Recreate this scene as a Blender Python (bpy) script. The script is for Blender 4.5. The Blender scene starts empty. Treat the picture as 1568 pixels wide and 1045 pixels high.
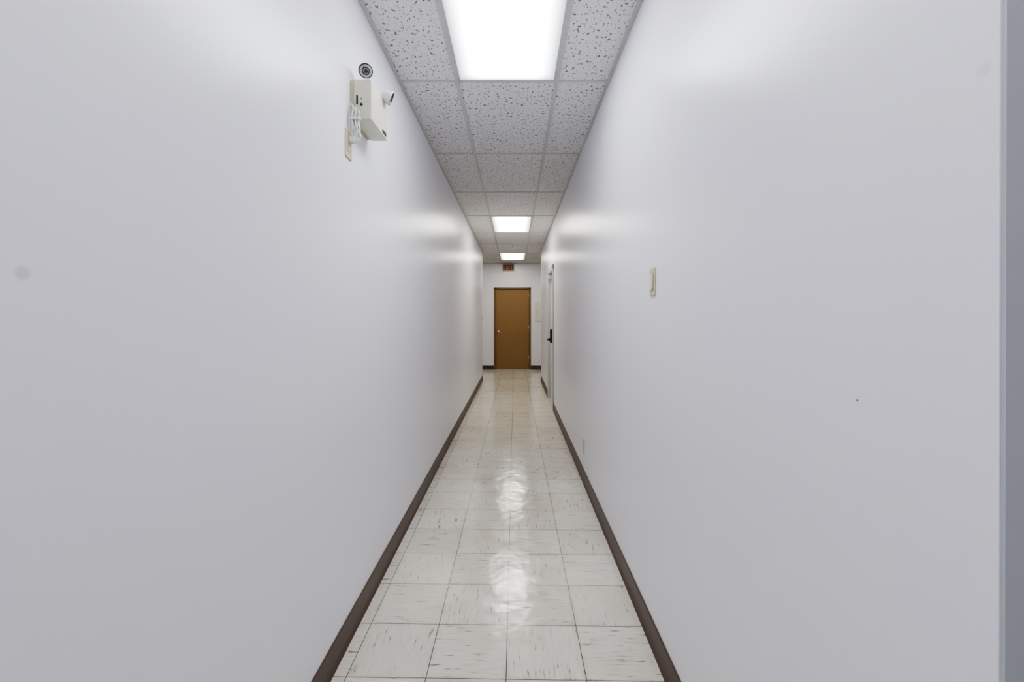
import bpy, bmesh, math
from mathutils import Vector, Matrix
S = bpy.context.scene
try:
    S.view_settings.view_transform = 'AgX'
    S.view_settings.exposure = -0.24
    S.view_settings.look = 'AgX - Medium High Contrast'
except Exception as e:
    print(e)

# ---------------- dimensions (metres) ----------------
XL, XR = -0.708, 0.58
CAMZ = 1.37
ZC = 2.81
YEND = 12.0
YT = 10.0          # side walls stop here (cross corridor beyond)
YR0 = 0.545        # near end of the right wall
TEE_X = (-0.35, 0.257)
ROW0, ROWS = 2.77, 1.22

# ---------------- node helper ----------------
class M:
    def __init__(s, name):
        s.m = bpy.data.materials.new(name); s.m.use_nodes = True
        s.t = s.m.node_tree; s.n = s.t.nodes; s.l = s.t.links
        s.b = s.n['Principled BSDF']
    def new(s, typ, **kw):
        n = s.n.new(typ)
        for k, v in kw.items(): setattr(n, k, v)
        return n
    def put(s, sock, v):
        if isinstance(v, (int, float)): sock.default_value = v
        elif isinstance(v, tuple): sock.default_value = v
        else: s.l.new(v, sock)
    def math(s, op, a, b=0.0, c=None, clamp=False):
        n = s.new('ShaderNodeMath', operation=op, use_clamp=clamp)
        s.put(n.inputs[0], a); s.put(n.inputs[1], b)
        if c is not None: s.put(n.inputs[2], c)
        return n.outputs[0]
    def pos(s):
        g = s.new('ShaderNodeNewGeometry')
        x = s.new('ShaderNodeSeparateXYZ'); s.l.new(g.outputs['Position'], x.inputs[0])
        return g.outputs['Position'], x.outputs[0], x.outputs[1], x.outputs[2]
    def comb(s, x, y, z):
        n = s.new('ShaderNodeCombineXYZ')
        for i, v in enumerate((x, y, z)): s.put(n.inputs[i], v)
        return n.outputs[0]
    def noise(s, vec, scale, detail=2.0, rough=0.5):
        n = s.new('ShaderNodeTexNoise'); s.put(n.inputs['Vector'], vec)
        n.inputs['Scale'].default_value = scale; n.inputs['Detail'].default_value = detail
        n.inputs['Roughness'].default_value = rough
        return n.outputs['Fac']
    def white(s, vec):
        n = s.new('ShaderNodeTexWhiteNoise', noise_dimensions='3D'); s.put(n.inputs['Vector'], vec)
        return n.outputs['Value']
    def rng(s, v, a, b, c=0.0, d=1.0):
        n = s.new('ShaderNodeMapRange', clamp=True)
        s.put(n.inputs[0], v)
        for i, q in enumerate((a, b, c, d)): n.inputs[i+1].default_value = q
        return n.outputs[0]
    def mix(s, f, a, b):
        n = s.new('ShaderNodeMix', data_type='RGBA')
        s.put(n.inputs[0], f); s.put(n.inputs[6], a); s.put(n.inputs[7], b)
        return n.outputs[2]
    def bump(s, h, strength, dist, prev=None):
        n = s.new('ShaderNodeBump'); s.put(n.inputs['Height'], h)
        n.inputs['Strength'].default_value = strength; n.inputs['Distance'].default_value = dist
        if prev: s.l.new(prev, n.inputs['Normal'])
        return n.outputs[0]
    def set(s, **kw):
        for k, v in kw.items():
            s.put(s.b.inputs[k.replace('_', ' ')], v)
        return s.m

def C(r, g, b):
    f = lambda c: ((c/255+0.055)/1.055)**2.4 if c > 10 else c/255/12.92
    return (f(r), f(g), f(b), 1.0)

def simple(name, col, rough=0.5, metal=0.0, var=0.04, nscale=30, emis=None, es=0):
    m = M(name)
    g = m.new('ShaderNodeNewGeometry')
    nz = m.noise(g.outputs['Position'], nscale, 3)
    c2 = tuple(max(0, c*(1-var*2)) for c in col[:3])+(1.0,)
    m.set(Base_Color=m.mix(m.rng(nz, 0.35, 0.65), c2, col), Roughness=rough, Metallic=metal)
    if emis:
        m.set(Emission_Color=emis, Emission_Strength=float(es))
    return m.m

# ---------------- materials ----------------
def wall_mat(name, marks=()):
    m = M(name)
    P, x, y, z = m.pos()
    fine = m.noise(P, 260, 2)
    col = m.mix(fine, C(238, 237, 242), C(240, 239, 244))
    for (my, mz, r, strength, c) in marks:
        dy = m.math('SUBTRACT', y, my); dz = m.math('SUBTRACT', z, mz)
        d = m.math('SQRT', m.math('ADD', m.math('MULTIPLY', dy, dy), m.math('MULTIPLY', dz, dz)))
        f = m.rng(d, r*0.6, r*1.25, strength, 0.0)
        col = m.mix(f, col, c)
    nrm = m.bump(fine, 0.10, 0.0015)
    return m.set(Base_Color=col, Roughness=0.29, Normal=nrm, Specular_IOR_Level=0.5)

stain = C(180, 178, 180)
MWL = wall_mat('wall_paint_left', [(0.655, 1.434, 0.0105, 0.45, stain), (2.2, 0.9, .008, .3, stain)])
MWR = wall_mat('wall_paint_right', [(0.77, 1.23, 0.0022, 1.0, C(50, 46, 80)), (0.5638, 1.677, .009, .22, stain)])
MW = wall_mat('wall_paint_plain')
MW_SHADE = simple('grey_painted_shade', C(186, 188, 195), 0.5, var=.01, nscale=3)  # wall white darkened to grey: shade of the near wall end

def floor_mat():
    m = M('vinyl_floor_tile')
    P, x, y, z = m.pos()
    T = 0.3048
    u = m.math('DIVIDE', m.math('ADD', x, 0.0326), T)
    v = m.math('DIVIDE', m.math('ADD', m.math('SUBTRACT', y, 1.72), m.math('MULTIPLY', x, 0.018)), T)
    cu = m.math('FLOOR', u); cv = m.math('FLOOR', v)
    fu = m.math('SUBTRACT', u, cu); fv = m.math('SUBTRACT', v, cv)
    eu = m.math('MINIMUM', fu, m.math('SUBTRACT', 1.0, fu))
    ev = m.math('MINIMUM', fv, m.math('SUBTRACT', 1.0, fv))
    e = m.math('MINIMUM', eu, ev)
    seam = m.rng(e, 0.003, 0.007, 1.0, 0.0)
    par = m.math('PINGPONG', m.math('ADD', cu, cv), 1.0)
    rnd = m.white(m.comb(cu, cv, 0.5))
    off = m.math('MULTIPLY', rnd, 37.0)
    va = m.comb(m.math('ADD', m.math('MULTIPLY', x, 85.0), off), m.math('MULTIPLY', y, 11.0), off)
    vb = m.comb(m.math('ADD', m.math('MULTIPLY', x, 11.0), off), m.math('MULTIPLY', y, 85.0), off)
    mv = m.new('ShaderNodeMix', data_type='VECTOR')
    m.put(mv.inputs[0], par); m.put(mv.inputs[4], va); m.put(mv.inputs[5], vb)
    vec = mv.outputs[1]
    st = m.noise(vec, 1.0, 3, 0.6)
    fleck = m.rng(st, 0.62, 0.69)
    soft = m.rng(st, 0.40, 0.62)
    base = m.mix(m.rng(rnd, 0, 1), C(221, 216, 200), C(232, 228, 213))
    base = m.mix(m.math('MULTIPLY', soft, 0.4), base, C(204, 197, 177))
    base = m.mix(m.math('MULTIPLY', fleck, 0.85), base, C(112, 98, 76))
    grime = m.noise(P, 2.4, 4)
    base = m.mix(m.rng(grime, 0.48, 0.75, 0, 0.4), base, C(186, 168, 130))
    edge = m.rng(e, 0.0, 0.06, 1.0, 0.0)
    base = m.mix(m.math('MULTIPLY', m.math('MULTIPLY', edge, m.rng(m.noise(P, 9, 3), .4, .7)), 0.4), base, C(160, 146, 118))
    base = m.mix(m.math('MULTIPLY', seam, 0.95), base, C(54, 48, 40))
    wav = m.noise(P, 7.0, 2)
    fine = m.noise(P, 60.0, 3)
    n = m.bump(wav, 0.16, 0.02)
    n = m.bump(fine, 0.14, 0.0015, n)
    n = m.bump(seam, -0.3, 0.001, n)
    r = m.rng(m.noise(P, 11, 4), 0.3, 0.7, 0.08, 0.22)
    return m.set(Base_Color=base, Roughness=r, Normal=n, Specular_IOR_Level=0.8)

def ceil_mat():
    m = M('fissured_ceiling_tile')
    P, x, y, z = m.pos()
    w = m.noise(P, 14, 2)
    sv = m.comb(m.math('ADD', m.math('MULTIPLY', x, 1.0), m.math('MULTIPLY', w, 0.06)), m.math('MULTIPLY', y, 0.5), 0.0)
    a = m.noise(sv, 80, 2, 0.55)
    b = m.noise(P, 230, 2)
    fis = m.rng(a, 0.59, 0.64)
    pin = m.rng(b, 0.60, 0.67)
    tot = m.math('MAXIMUM', fis, m.math('MULTIPLY', pin, 0.5))
    base = m.mix(m.rng(m.noise(P, 2, 2), .3, .7), C(224, 223, 221), C(230, 229, 228))
    base = m.mix(m.math('MULTIPLY', tot, 0.85), base, C(72, 71, 70))
    n = m.bump(tot, -0.6, 0.003)
    return m.set(Base_Color=base, Roughness=0.95, Normal=n, Specular_IOR_Level=0.1)

MF = floor_mat(); MC = ceil_mat()
M_TEE = simple('tee_white_paint', C(194, 194, 192), 0.45)
M_BASE = simple('brown_vinyl_base', C(80, 60, 50), 0.42, var=.08)
M_CREAM = simple('cream_plastic', C(214, 211, 192), 0.4)
M_CREAMD = simple('ivory_plastic', C(204, 195, 160), 0.4)
M_WHITE = simple('white_plastic', C(226, 226, 220), 0.35)
M_BLACK = simple('black_plastic', C(40, 39, 40), 0.35)
M_CHROME = simple('chrome', C(215, 215, 215), 0.15, 1.0)
M_REFL = simple('satin_reflector', C(205, 205, 205), 0.45, 0.6)
M_SLOT = simple('dark_slot', C(40, 36, 32), 0.6)
M_FRAME = simple('painted_steel_frame', C(190, 190, 189), 0.4)
M_DOORW = simple('white_door_paint', C(222, 222, 220), 0.35)
M_DFR = simple('brown_frame_paint', C(116, 90, 52), 0.4)
M_REDL = simple('exit_letter', C(225, 120, 70), 0.5, emis=C(255, 90, 30), es=0.05)
M_EXITF = simple('exit_face', C(80, 42, 32), 0.5)
M_LED = simple('green_led', C(60, 160, 70), 0.3)

def door_mat():
    m = M('brown_door_paint')
    P, x, y, z = m.pos()
    g = m.noise(m.comb(m.math('MULTIPLY', x, 22.0), y, m.math('MULTIPLY', z, 1.2)), 3, 4)
    return m.set(Base_Color=m.mix(m.rng(g, .3, .7), C(139, 105, 60), C(147, 112, 65)), Roughness=0.4)
M_DOOR = door_mat()

def lens_mat(name, col):
    m = M(name)
    t = m.new('ShaderNodeTexCoord')
    s = m.new('ShaderNodeSeparateXYZ'); m.l.new(t.outputs['Object'], s.inputs[0])
    ax = m.math('ABSOLUTE', s.outputs[0]); ay = m.math('ABSOLUTE', s.outputs[1])
    fx = m.rng(ax, 0.17, 0.285, 1.0, 0.0)
    fx = m.math('POWER', fx, 1.6)
    fy = m.rng(ay, 0.52, 0.592, 1.0, 0.05)
    f = m.math('MULTIPLY', fx, fy)
    st = m.math('ADD', m.math('MULTIPLY', f, LIGHT), 1.3)
    return m.set(Base_Color=C(120, 120, 125), Roughness=0.3, Emission_Color=col, Emission_Strength=st)
LIGHT = 16.0
M_LENS = lens_mat('acrylic_diffuser_cool', (0.90, 0.925, 1.0, 1.0))
M_LENSW = lens_mat('acrylic_diffuser_warm', (1.0, 0.955, 0.86, 1.0))

# ---------------- geometry builder ----------------
class B:
    def __init__(s, name, mats):
        s.name = name; s.mats = mats; s.bm = bmesh.new()
    def box(s, a, b, mat=0, bev=0.0, seg=2, M4=None):
        c = [(a[i]+b[i])/2 for i in range(3)]; d = [abs(b[i]-a[i]) for i in range(3)]
        tmp = bmesh.new()
        bmesh.ops.create_cube(tmp, size=1.0, matrix=Matrix.Translation(c) @ Matrix.Diagonal((*d, 1)))
        if bev: bmesh.ops.bevel(tmp, geom=tmp.edges[:], offset=bev, segments=seg, profile=0.5, affect='EDGES')
        s._merge(tmp, mat, M4, False)
    def _merge(s, tmp, mat, M4, smooth):
        if M4 is not None: bmesh.ops.transform(tmp, matrix=M4, verts=tmp.verts[:])
        for f in tmp.faces: f.material_index = mat; f.smooth = smooth
        me = bpy.data.meshes.new('tmp'); tmp.to_mesh(me); tmp.free()
        s.bm.from_mesh(me); bpy.data.meshes.remove(me)
    def lathe(s, prof, M4, mat=0, n=32, smooth=True):
        """profile [(r,z)] revolved round local z"""
        tmp = bmesh.new(); rings = []
        for r, z in prof:
            if r < 1e-6: rings.append([tmp.verts.new((0, 0, z))])
            else: rings.append([tmp.verts.new((r*math.cos(2*math.pi*i/n), r*math.sin(2*math.pi*i/n), z)) for i in range(n)])
        for A, D in zip(rings, rings[1:]):
            for i in range(n):
                j = (i+1) % n
                if len(A) == 1 and len(D) == 1: continue
                if len(A) == 1: tmp.faces.new((A[0], D[i], D[j]))
                elif len(D) == 1: tmp.faces.new((A[i], D[0], A[j]))
                else: tmp.faces.new((A[i], D[i], D[j], A[j]))
        bmesh.ops.recalc_face_normals(tmp, faces=tmp.faces[:])
        s._merge(tmp, mat, M4, smooth)
    def tube(s, pts, r, mat=0, n=10):
        # catmull-rom smoothed
        P = [Vector(p) for p in pts]; Q = []
        E = [P[0]]+P+[P[-1]]
        for i in range(1, len(E)-2):
            for k in range(8):
                t = k/8; a, b, c, d = E[i-1], E[i], E[i+1], E[i+2]
                Q.append(0.5*((2*b)+(c-a)*t+(2*a-5*b+4*c-d)*t*t+(3*b-a-3*c+d)*t**3))
        Q.append(P[-1])
        tmp = bmesh.new(); rings = []
        up = Vector((0.3, 0.5, 0.81)).normalized()
        for i, q in enumerate(Q):
            d = (Q[min(i+1, len(Q)-1)]-Q[max(i-1, 0)]).normalized()
            u = (up - d*up.dot(d)).normalized(); up = u; w = d.cross(u)
            rings.append([tmp.verts.new(q+u*r*math.cos(2*math.pi*k/n)+w*r*math.sin(2*math.pi*k/n)) for k in range(n)])
        for A, D in zip(rings, rings[1:]):
            for k in range(n):
                tmp.faces.new((A[k], A[(k+1) % n], D[(k+1) % n], D[k]))
        tmp.faces.new(rings[0][::-1]); tmp.faces.new(rings[-1])
        s._merge(tmp, mat, None, True)
    def done(s, origin=(0, 0, 0)):
        me = bpy.data.meshes.new(s.name)
        bmesh.ops.recalc_face_normals(s.bm, faces=s.bm.faces[:])
        if any(origin): bmesh.ops.translate(s.bm, verts=s.bm.verts[:], vec=[-c for c in origin])
        s.bm.to_mesh(me); s.bm.free()
        for m in s.mats: me.materials.append(m)
        o = bpy.data.objects.new(s.name, me); o.location = origin
        S.collection.objects.link(o)
        return o

def aim(loc, d):
    """matrix putting local +z along d at loc"""
    return Matrix.Translation(loc) @ Vector(d).to_track_quat('Z', 'Y').to_matrix().to_4x4()

# ---------------- room shell ----------------
XO, YB = 2.6, -2.6     # outer extents of side areas
b = B('floor', [MF]); b.box((-XO-.12, YB-.12, -0.1), (XO+.12, YEND+.12, 0)); b.done()
b = B('ceiling', [MC]); b.box((-XO-.12, YB-.12, ZC), (XO+.12, YEND+.12, ZC+.1)); b.done()

b = B('wall_left', [MWL]); b.box((XL-.12, YB, 0), (XL, YT, ZC)); b.done()
DY0, DY1, DH = 6.78, 7.74, 2.12
b = B('wall_right', [MWR])
b.box((XR, YR0, 0), (XR+.13, DY0, ZC)); b.box((XR, DY1, 0), (XR+.13, YT, ZC)); b.box((XR, DY0, DH), (XR+.13, DY1, ZC))
b.done()
EX0, EX1, EH = -0.55, 0.43, 2.17
b = B('wall_back', [MW])
b.box((-XO, YEND, 0), (EX0, YEND+.12, ZC)); b.box((EX1, YEND, 0), (XO, YEND+.12, ZC)); b.box((EX0, YEND, EH), (EX1, YEND+.12, ZC))
b.done()
# cross corridor and entrance area
b = B('wall_cross_corridor_left', [MW]); b.box((-XO-.12, YT-.12, 0), (-XO, YEND, ZC)); b.box((-XO, YT-.12, 0), (XL-.12, YT, ZC)); b.done()
b = B('wall_cross_corridor_right', [MW]); b.box((XO, YT-.12, 0), (XO+.12, YEND, ZC)); b.box((XR+.13, YT-.12, 0), (XO, YT, ZC)); b.done()
b = B('wall_entrance_side', [MW]); b.box((XO, YB, 0), (XO+.12, YR0+.12, ZC)); b.box((XR+.13, YR0, 0), (XO, YR0+.12, ZC)); b.done()
b = B('wall_end_shade_1', [MW_SHADE]); b.box((XR+.002, YR0-.006, 0), (XR+.13, YR0, ZC-.007)); b.done()  # thin slab over the wall's near end, its shade painted in as grey
b = B('wall_front', [MW]); b.box((XL-.12, YB-.12, 0), (XO+.12, YB, ZC)); b.done()

# baseboards : cove vinyl profile swept along straight runs
def base(name, runs):
    b = B(name, [M_BASE])
    prof = [(0, 0), (0.016, 0), (0.013, 0.006), (0.009, 0.014), (0.0065, 0.025), (0.006, 0.098), (0.004, 0.103), (0, 0.104)]
    for p0, p1, nrm in runs:
        tmp = bmesh.new(); R = []
        for p in (p0, p1):
            R.append([tmp.verts.new((p[0]+nrm[0]*a, p[1]+nrm[1]*a, h)) for a, h in prof])
        n = len(prof)
        for i in range(n): tmp.faces.new((R[0][i], R[0][(i+1) % n], R[1][(i+1) % n], R[1][i]))
        tmp.faces.new(R[0]); tmp.faces.new(R[1][::-1])
        bmesh.ops.recalc_face_normals(tmp, faces=tmp.faces[:])
        b._merge(tmp, 0, None, False)
    b.done()
base('baseboard_left', [((XL, YB), (XL, YT+.016), (1, 0)), ((XL, YT), (-XO, YT), (0, 1))])
base('baseboard_right', [((XR, YR0), (XR, DY0-.05), (-1, 0)), ((XR, DY1+.05), (XR, YT+.016), (-1, 0)),
                         ((XR+.13, YR0), (XO, YR0), (0, -1)), ((XR, YT), (XO, YT), (0, 1))])
base('baseboard_back', [((-XO, YEND), (EX0, YEND), (0, -1)), ((EX1, YEND), (XO, YEND), (0, -1))])

# ceiling grid (T-bars + wall angle)
b = B('trim_ceiling_grid', [M_TEE])
g, h = 0.012, 0.005
LIGHTS = [(-0.0465, ROW0-ROWS/2), (-0.0465, ROW0+3.5*ROWS), (-0.0465, ROW0+6.5*ROWS)]
for k in range(-3, 5):
    x = TEE_X[0]+0.607*k
    if XL < x < XR: b.box((x-g, YB, ZC-h), (x+g, YEND, ZC))
    else:
        b.box((x-g, YT+.001, ZC-h), (x+g, YEND, ZC)) if abs(x) < XO else None
        if XR+.14 < x < XO: b.box((x-g, YB, ZC-h), (x+g, YR0, ZC))
for k in range(-5, 8):
    y = ROW0+ROWS*k
    if y < YB: continue
    x0, x1 = (XL, XR)
    if y > YT: x0, x1 = -XO, XO
    if y < YR0: x1 = XO
    b.box((x0, y-g, ZC-h*0.9), (x1, y+g, ZC))
a = 0.020
b.box((XL, YB, ZC-h*1.2), (XL+a, YT, ZC)); b.box((XR-a, YR0, ZC-h*1.2), (XR, YT, ZC))
b.box((-XO, YEND-a, ZC-h*1.2), (XO, YEND, ZC))
b.done()

# ---------------- recessed fluorescent troffers ----------------
for i, (lx, ly) in enumerate(LIGHTS + [(-0.0465, ROW0-2.5*ROWS)]):  # last one, unseen behind the camera, is added to brighten the near walls
    b = B('fluorescent_ceiling_light', [M_TEE, M_LENSW if i in (1, 2) else M_LENS])
    w, l, zz = 0.2915, 0.598, ZC
    f = 0.010
    zb = ZC-0.007
    b.box((lx-w, ly-l, zb), (lx-w+f, ly+l, ZC)); b.box((lx+w-f, ly-l, zb), (lx+w, ly+l, ZC))
    b.box((lx-w, ly-l, zb), (lx+w, ly-l+f, ZC)); b.box((lx-w, ly+l-f, zb), (lx+w, ly+l, ZC))
    b.box((lx-w+f, ly-l+f, ZC-0.004), (lx+w-f, ly+l-f, ZC), 1)
    b.done(origin=(lx, ly, ZC))

# ---------------- brown end door ----------------
b = B('door_1', [M_DOOR, M_DFR, M_CHROME, M_SLOT])
fw, y0 = 0.05, YEND-0.012
b.box((EX0, y0, 0), (EX0+fw, YEND+.12, EH), 1, .003); b.box((EX1-fw, y0, 0), (EX1, YEND+.12, EH), 1, .003)
b.box((EX0, y0, EH-fw), (EX1, YEND+.12, EH), 1, .003)
b.box((EX0+fw, YEND+.075, 0), (EX0+fw+.016, YEND+.11, EH-fw), 1); b.box((EX1-fw-.016, YEND+.075, 0), (EX1-fw, YEND+.11, EH-fw), 1)
b.box((EX0+fw+.003, YEND+.03, 0.008), (EX1-fw-.003, YEND+.074, EH-fw-.003), 0, .002)
kx, kz = EX0+fw+.07, 1.0
b.lathe([(0, 0), (.033, 0), (.033, .006), (.028, .01), (.012, .013), (.011, .035), (.022, .042), (.028, .055), (.024, .068), (0, .072)],
        aim((kx, YEND+.03, kz), (0, -1, 0)), 2)
for hz in (.25, 1.05, 1.9):
    b.lathe([(0, 0), (.008, 0), (.008, .1), (0, .1)], aim((EX1-fw-.002, YEND+.026, hz), (0, 0, 1)), 2, 12)
b.box((EX0+fw, YEND+.0, 0), (EX1-fw, YEND+.10, .006), 2)
b.done()

# ---------------- right side door ----------------
b = B('door_2', [M_DOORW, M_FRAME, M_CHROME, M_BLACK])
fw = 0.05; x0 = XR-0.016
b.box((x0, DY0-.05, 0), (XR, DY0+fw-.02, DH+.05), 1, .002); b.box((x0, DY1-fw+.02, 0), (XR, DY1+.05, DH+.05), 1, .002)
b.box((x0, DY0-.05, DH-.03), (XR, DY1+.05, DH+.05), 1, .002)
b.box((XR, DY0, 0), (XR+.13, DY0+.03, DH), 1); b.box((XR, DY1-.03, 0), (XR+.13, DY1, DH), 1); b.box((XR, DY0, DH-.03), (XR+.13, DY1, DH), 1)
b.box((XR+.035, DY0+.033, .008), (XR+.079, DY1-.033, DH-.033), 0, .002)
# lever handle + keypad lock (black)
ly = DY0+.12
b.box((XR-.045, ly-.035, .99), (XR+.035, ly+.035, 1.20), 3, .008)
b.lathe([(0, 0), (.024, 0), (.024, .02), (.012, .024), (.012, .04), (0, .04)], aim((XR-.045, ly, 1.04), (-1, 0, 0)), 3)
b.box((XR-.09, ly-.012, 1.028), (XR-.07, ly+.11, 1.052), 3, .006)
b.lathe([(0, 0), (.018, 0), (.018, .012), (0, .014)], aim((XR-.045, ly, 1.15), (-1, 0, 0)), 2)
# door closer at top
b.box((XR-.03, DY1-.33, DH-.12), (XR+.035, DY1-.08, DH-.06), 1, .006)
b.done()

# ---------------- exit sign ----------------
b = B('exit_sign', [M_EXITF, M_REDL, M_CREAM])
sx0, sx1, sz0, sz1 = -0.33, 0.0, 2.585, 2.785
ys = YEND-.055
b.box((sx0, ys, sz0), (sx1, YEND, sz1), 2, .004)
b.box((sx0+.022, ys-.003, sz0+.022), (sx1-.022, ys+.002, sz1-.022), 0)
def stroke(x0, z0, x1, z1, w=.013):
    d = Vector((x1-x0, 0, z1-z0)); L = d.length
    ang = math.atan2(z1-z0, x1-x0)
    T = Matrix.Translation(((x0+x1)/2, ys-.005, (z0+z1)/2)) @ Matrix.Rotation(-ang, 4, 'Y')
    b.box((-L/2-w/2, -.003, -w/2), (L/2+w/2, .003, w/2), 1, M4=T)
zl, zh, lw = sz0+.055, sz1-.055, .042
X = sx0+.045
stroke(X, zl, X, zh); stroke(X, zl, X+lw, zl); stroke(X, zh, X+lw, zh); stroke(X, (zl+zh)/2, X+lw*.8, (zl+zh)/2)
X += .070; stroke(X, zl, X+lw, zh); stroke(X, zh, X+lw, zl)
X += .074; stroke(X, zl, X, zh)
X += .033; stroke(X, zh, X+lw, zh); stroke(X+lw/2, zl, X+lw/2, zh)
b.done()

# ---------------- electrical panel on back wall ----------------
b = B('electrical_panel', [M_WHITE, M_CHROME, M_SLOT])
b.box((.53, YEND-.02, 1.27), (.86, YEND, 1.78), 0, .003)
b.box((.555, YEND-.027, 1.31), (.835, YEND-.019, 1.74), 0, .002)
b.box((.57, YEND-.031, 1.50), (.585, YEND-.026, 1.55), 1, .001)
b.done()

# ---------------- smoke detector ----------------
b = B('smoke_detector', [M_WHITE, M_SLOT])
b.lathe([(0, 0), (.055, 0), (.055, .008), (.05, .012), (.048, .03), (.035, .04), (0, .042)], aim((.0, 9.15, ZC), (0, 0, -1)), 0)
b.done()

# ---------------- wall plates ----------------
def screw(b, loc, n, mat):
    b.lathe([(0, 0), (.0034, 0), (.003, .0012), (0, .0014)], aim(loc, n), mat, 12)
def switch(name, x, y, z, sgn):
    b = B(name, [M_CREAMD, M_CREAM, M_SLOT])
    xa, xb = sorted((x, x+sgn*.006))
    b.box((xa, y-.035, z-.0575), (xb, y+.035, z+.0575), 0, .002)
    xa, xb = sorted((x+sgn*.004, x+sgn*.0066))
    b.box((xa, y-.018, z-.035), (xb, y+.018, z+.035), 2)
    xa, xb = sorted((x+sgn*.004, x+sgn*.010))
    b.box((xa, y-.0165, z-.0335), (xb, y+.0165, z+.0335), 1, .0015, M4=Matrix.Translation((x, y, z)) @ Matrix.Rotation(.06, 4, 'Y') @ Matrix.Translation((-x, -y, -z)))
    for dz in (-.048, .048): screw(b, (x+sgn*.006, y, z+dz), (sgn, 0, 0), 1)
    b.done()
switch('light_switch', XR, 1.902, 1.52, -1)
switch('light_switch', XL, 9.85, 1.36, 1)
def outlet_geo(b, x, y, z, sgn, ma, mb, ms, lower_only=False):
    xa, xb = sorted((x, x+sgn*.006))
    b.box((xa, y-.036, z-.0585), (xb, y+.036, z+.0585), ma, .002)
    for dz in (-.02, .02):
        xa, xb = sorted((x+sgn*.004, x+sgn*.008))
        b.box((xa, y-.017, z+dz-.0145), (xb, y+.017, z+dz+.0145), mb, .004)
        xa, xb = sorted((x+sgn*.0075, x+sgn*.0084))
        b.box((xa, y-.0075, z+dz-.003), (xb, y-.0055, z+dz+.006), ms); b.box((xa, y+.0055, z+dz-.003), (xb, y+.0075, z+dz+.006), ms)
        b.lathe([(0, 0), (.0025, 0), (.0025, .0008), (0, .0008)], aim((x+sgn*.0077, y, z+dz-.008), (sgn, 0, 0)), ms, 12)
    screw(b, (x+sgn*.006, y, z), (sgn, 0, 0), mb)
b = B('wall_outlet', [M_CREAMD, M_CREAM, M_SLOT]); outlet_geo(b, XR, 3.81, .29, -1, 0, 1, 2); b.done()
OY, OZ = 1.935, 2.105
b = B('wall_outlet', [M_CREAMD, M_CREAM, M_SLOT]); outlet_geo(b, XL, OY, OZ, 1, 0, 1, 2); b.done()

# ---------------- emergency light unit ----------------
b = B('emergency_light', [M_CREAM, M_BLACK, M_REFL, M_WHITE, M_SLOT, M_LED, M_CREAMD])
ey0, ey1, ez0, ez1, ex1 = 1.955, 2.195, 2.220, 2.395, XL+.094
b.box((XL, ey0+.004, ez0+.004), (XL+.02, ey1-.004, ez1-.004), 6, .002)     # back pan
b.box((XL+.018, ey0, ez0), (ex1, ey1, ez1), 0, .005, 3)                      # cover
# near-side label, LED, test button
b.box((XL+.028, ey0-.0012, 2.285), (XL+.036, ey0+.001, 2.325), 4)
b.lathe([(0, 0), (.004, 0), (.003, .003), (0, .004)], aim((XL+.05, ey0, 2.31), (0, -1, 0)), 5, 12)
b.lathe([(0, 0), (.006, 0), (.006, .004), (0, .005)], aim((XL+.05, ey0, 2.285), (0, -1, 0)), 1, 16)
b.box((ex1-.001, ey1-.08, ez0+.012), (ex1+.0012, ey1-.02, ez0+.028), 4)
def head(loc, d, base):
    d = Vector(d).normalized(); T = aim(loc, d)
    # housing cup, rim, bezel, faceted reflector, bulb cap
    b.lathe([(0, -.040), (.012, -.039), (.022, -.032), (.028, -.018), (.030, 0), (.0325, .004), (.0325, .010), (.030, .012)], T, 3)
    b.lathe([(.030, .012), (.0288, .0132), (.0265, .0125), (.0255, .006)], T, 1)
    b.lathe([(.0262, .0085), (.014, .004), (.006, .001), (0, .001)], T, 2, 12, False)
    b.lathe([(.0135, .0075), (.0145, .0098), (.0160, .0100), (.0170, .0075)], T, 1, 6, False)
    b.lathe([(.0065, .004), (.006, .010), (.004, .0115), (0, .0115)], T, 1, 16)
    # swivel arm
    p = Vector(loc)-d*.030
    b.tube([Vector(base)-Vector((0, 0, .006)), Vector(base)+Vector((0, 0, .006)), (Vector(base)+p)/2+Vector((0, 0, .002)), p], .0075, 3, 14)
    b.lathe([(0, 0), (.017, 0), (.017, .005), (.011, .011), (0, .012)], aim(base, (0, 0, 1)), 3, 24)
head((XL+.062, ey0+.025, ez1+.046), (.22, -.93, -.32), (XL+.060, ey0+.055, ez1))
head((XL+.118, ey1-.055, ez1+.008), (.88, .22, -.35), (XL+.066, ey1-.07, ez1))
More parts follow.
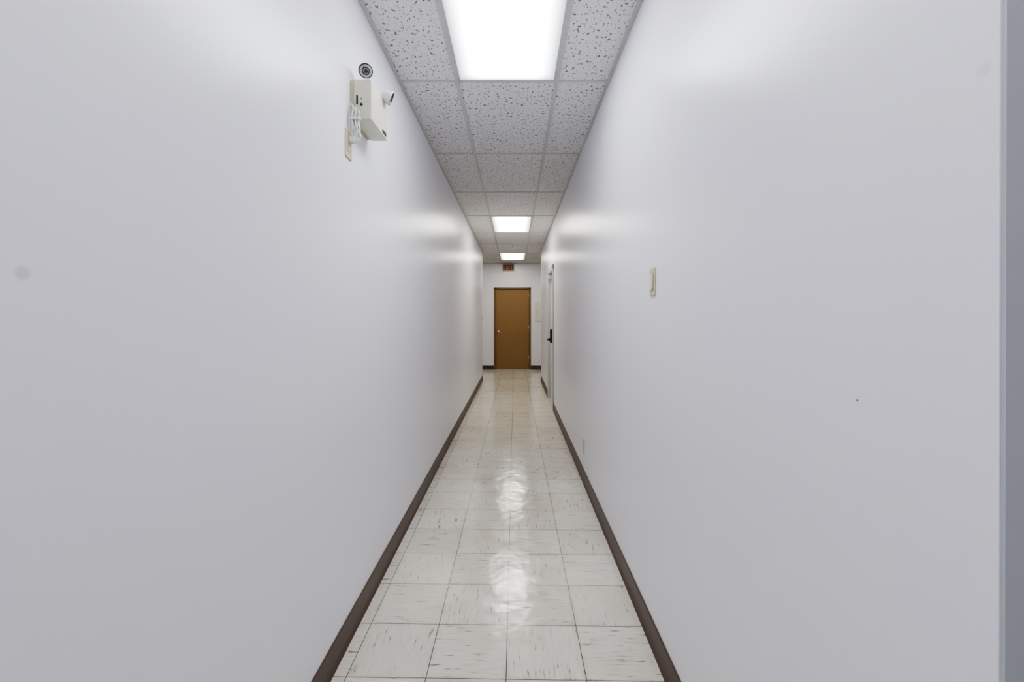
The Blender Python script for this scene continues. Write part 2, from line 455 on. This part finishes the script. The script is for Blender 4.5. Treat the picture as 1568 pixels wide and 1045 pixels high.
# power cord, bundled, down to the plug
bx, by = XL+.012, ey0-.006
b.tube([(XL+.03, ey0+.003, 2.255), (XL+.032, ey0-.018, 2.262), (XL+.022, ey0-.028, 2.235), (XL+.018, ey0-.022, 2.19), (XL+.026, ey0-.018, 2.15),
        (XL+.034, ey0-.026, 2.145), (XL+.036, ey0-.02, 2.13), (XL+.030, OY, 2.125)], .0036, 3)
for i, (dx, top, bot) in enumerate([(.012, 2.275, 2.16), (.024, 2.262, 2.172), (.04, 2.25, 2.15)]):
    ax = XL+dx
    b.tube([(ax, by-.012, (top+bot)/2), (ax-.004, by-.014, top-.015), (ax+.004, by-.018, top), (ax+.012, by-.02, top-.018),
            (ax+.008, by-.022, (top+bot)/2), (ax+.014, by-.024, bot+.012), (ax+.006, by-.022, bot), (ax-.002, by-.018, bot+.014), (ax, by-.012, (top+bot)/2)], .0034, 3)
b.box((XL+.010, by-.030, 2.208), (XL+.056, by-.008, 2.218), 3, .003)   # twist tie
# plug
b.box((XL+.008, OY-.014, OZ+.006), (XL+.034, OY+.014, OZ+.034), 3, .005, 3)
b.lathe([(.010, 0), (.008, .012), (.0045, .02), (0, .02)], aim((XL+.030, OY, OZ+.020), (1, 0, .15)), 3, 16)
b.tube([(XL+.048, OY, OZ+.023), (XL+.056, OY-.004, OZ+.035), (XL+.046, OY-.012, OZ+.055), (XL+.034, ey0-.022, 2.175)], .0036, 3)
b.done()

# ---------------- world ----------------
w = bpy.data.worlds.new('world'); S.world = w; w.use_nodes = True
w.node_tree.nodes['Background'].inputs[0].default_value = (.6, .6, .65, 1)
w.node_tree.nodes['Background'].inputs[1].default_value = 0.3

# ---------------- camera ----------------
cd = bpy.data.cameras.new('camera'); cam = bpy.data.objects.new('camera', cd); S.collection.objects.link(cam)
cam.location = (0, 0, CAMZ); cam.rotation_euler = (math.radians(90-0.15), 0, 0)
cd.sensor_width = 36; cd.lens = 16.0; cd.clip_start = 0.02
cd.shift_y = -0.0216; cd.shift_x = -0.0026
S.camera = cam
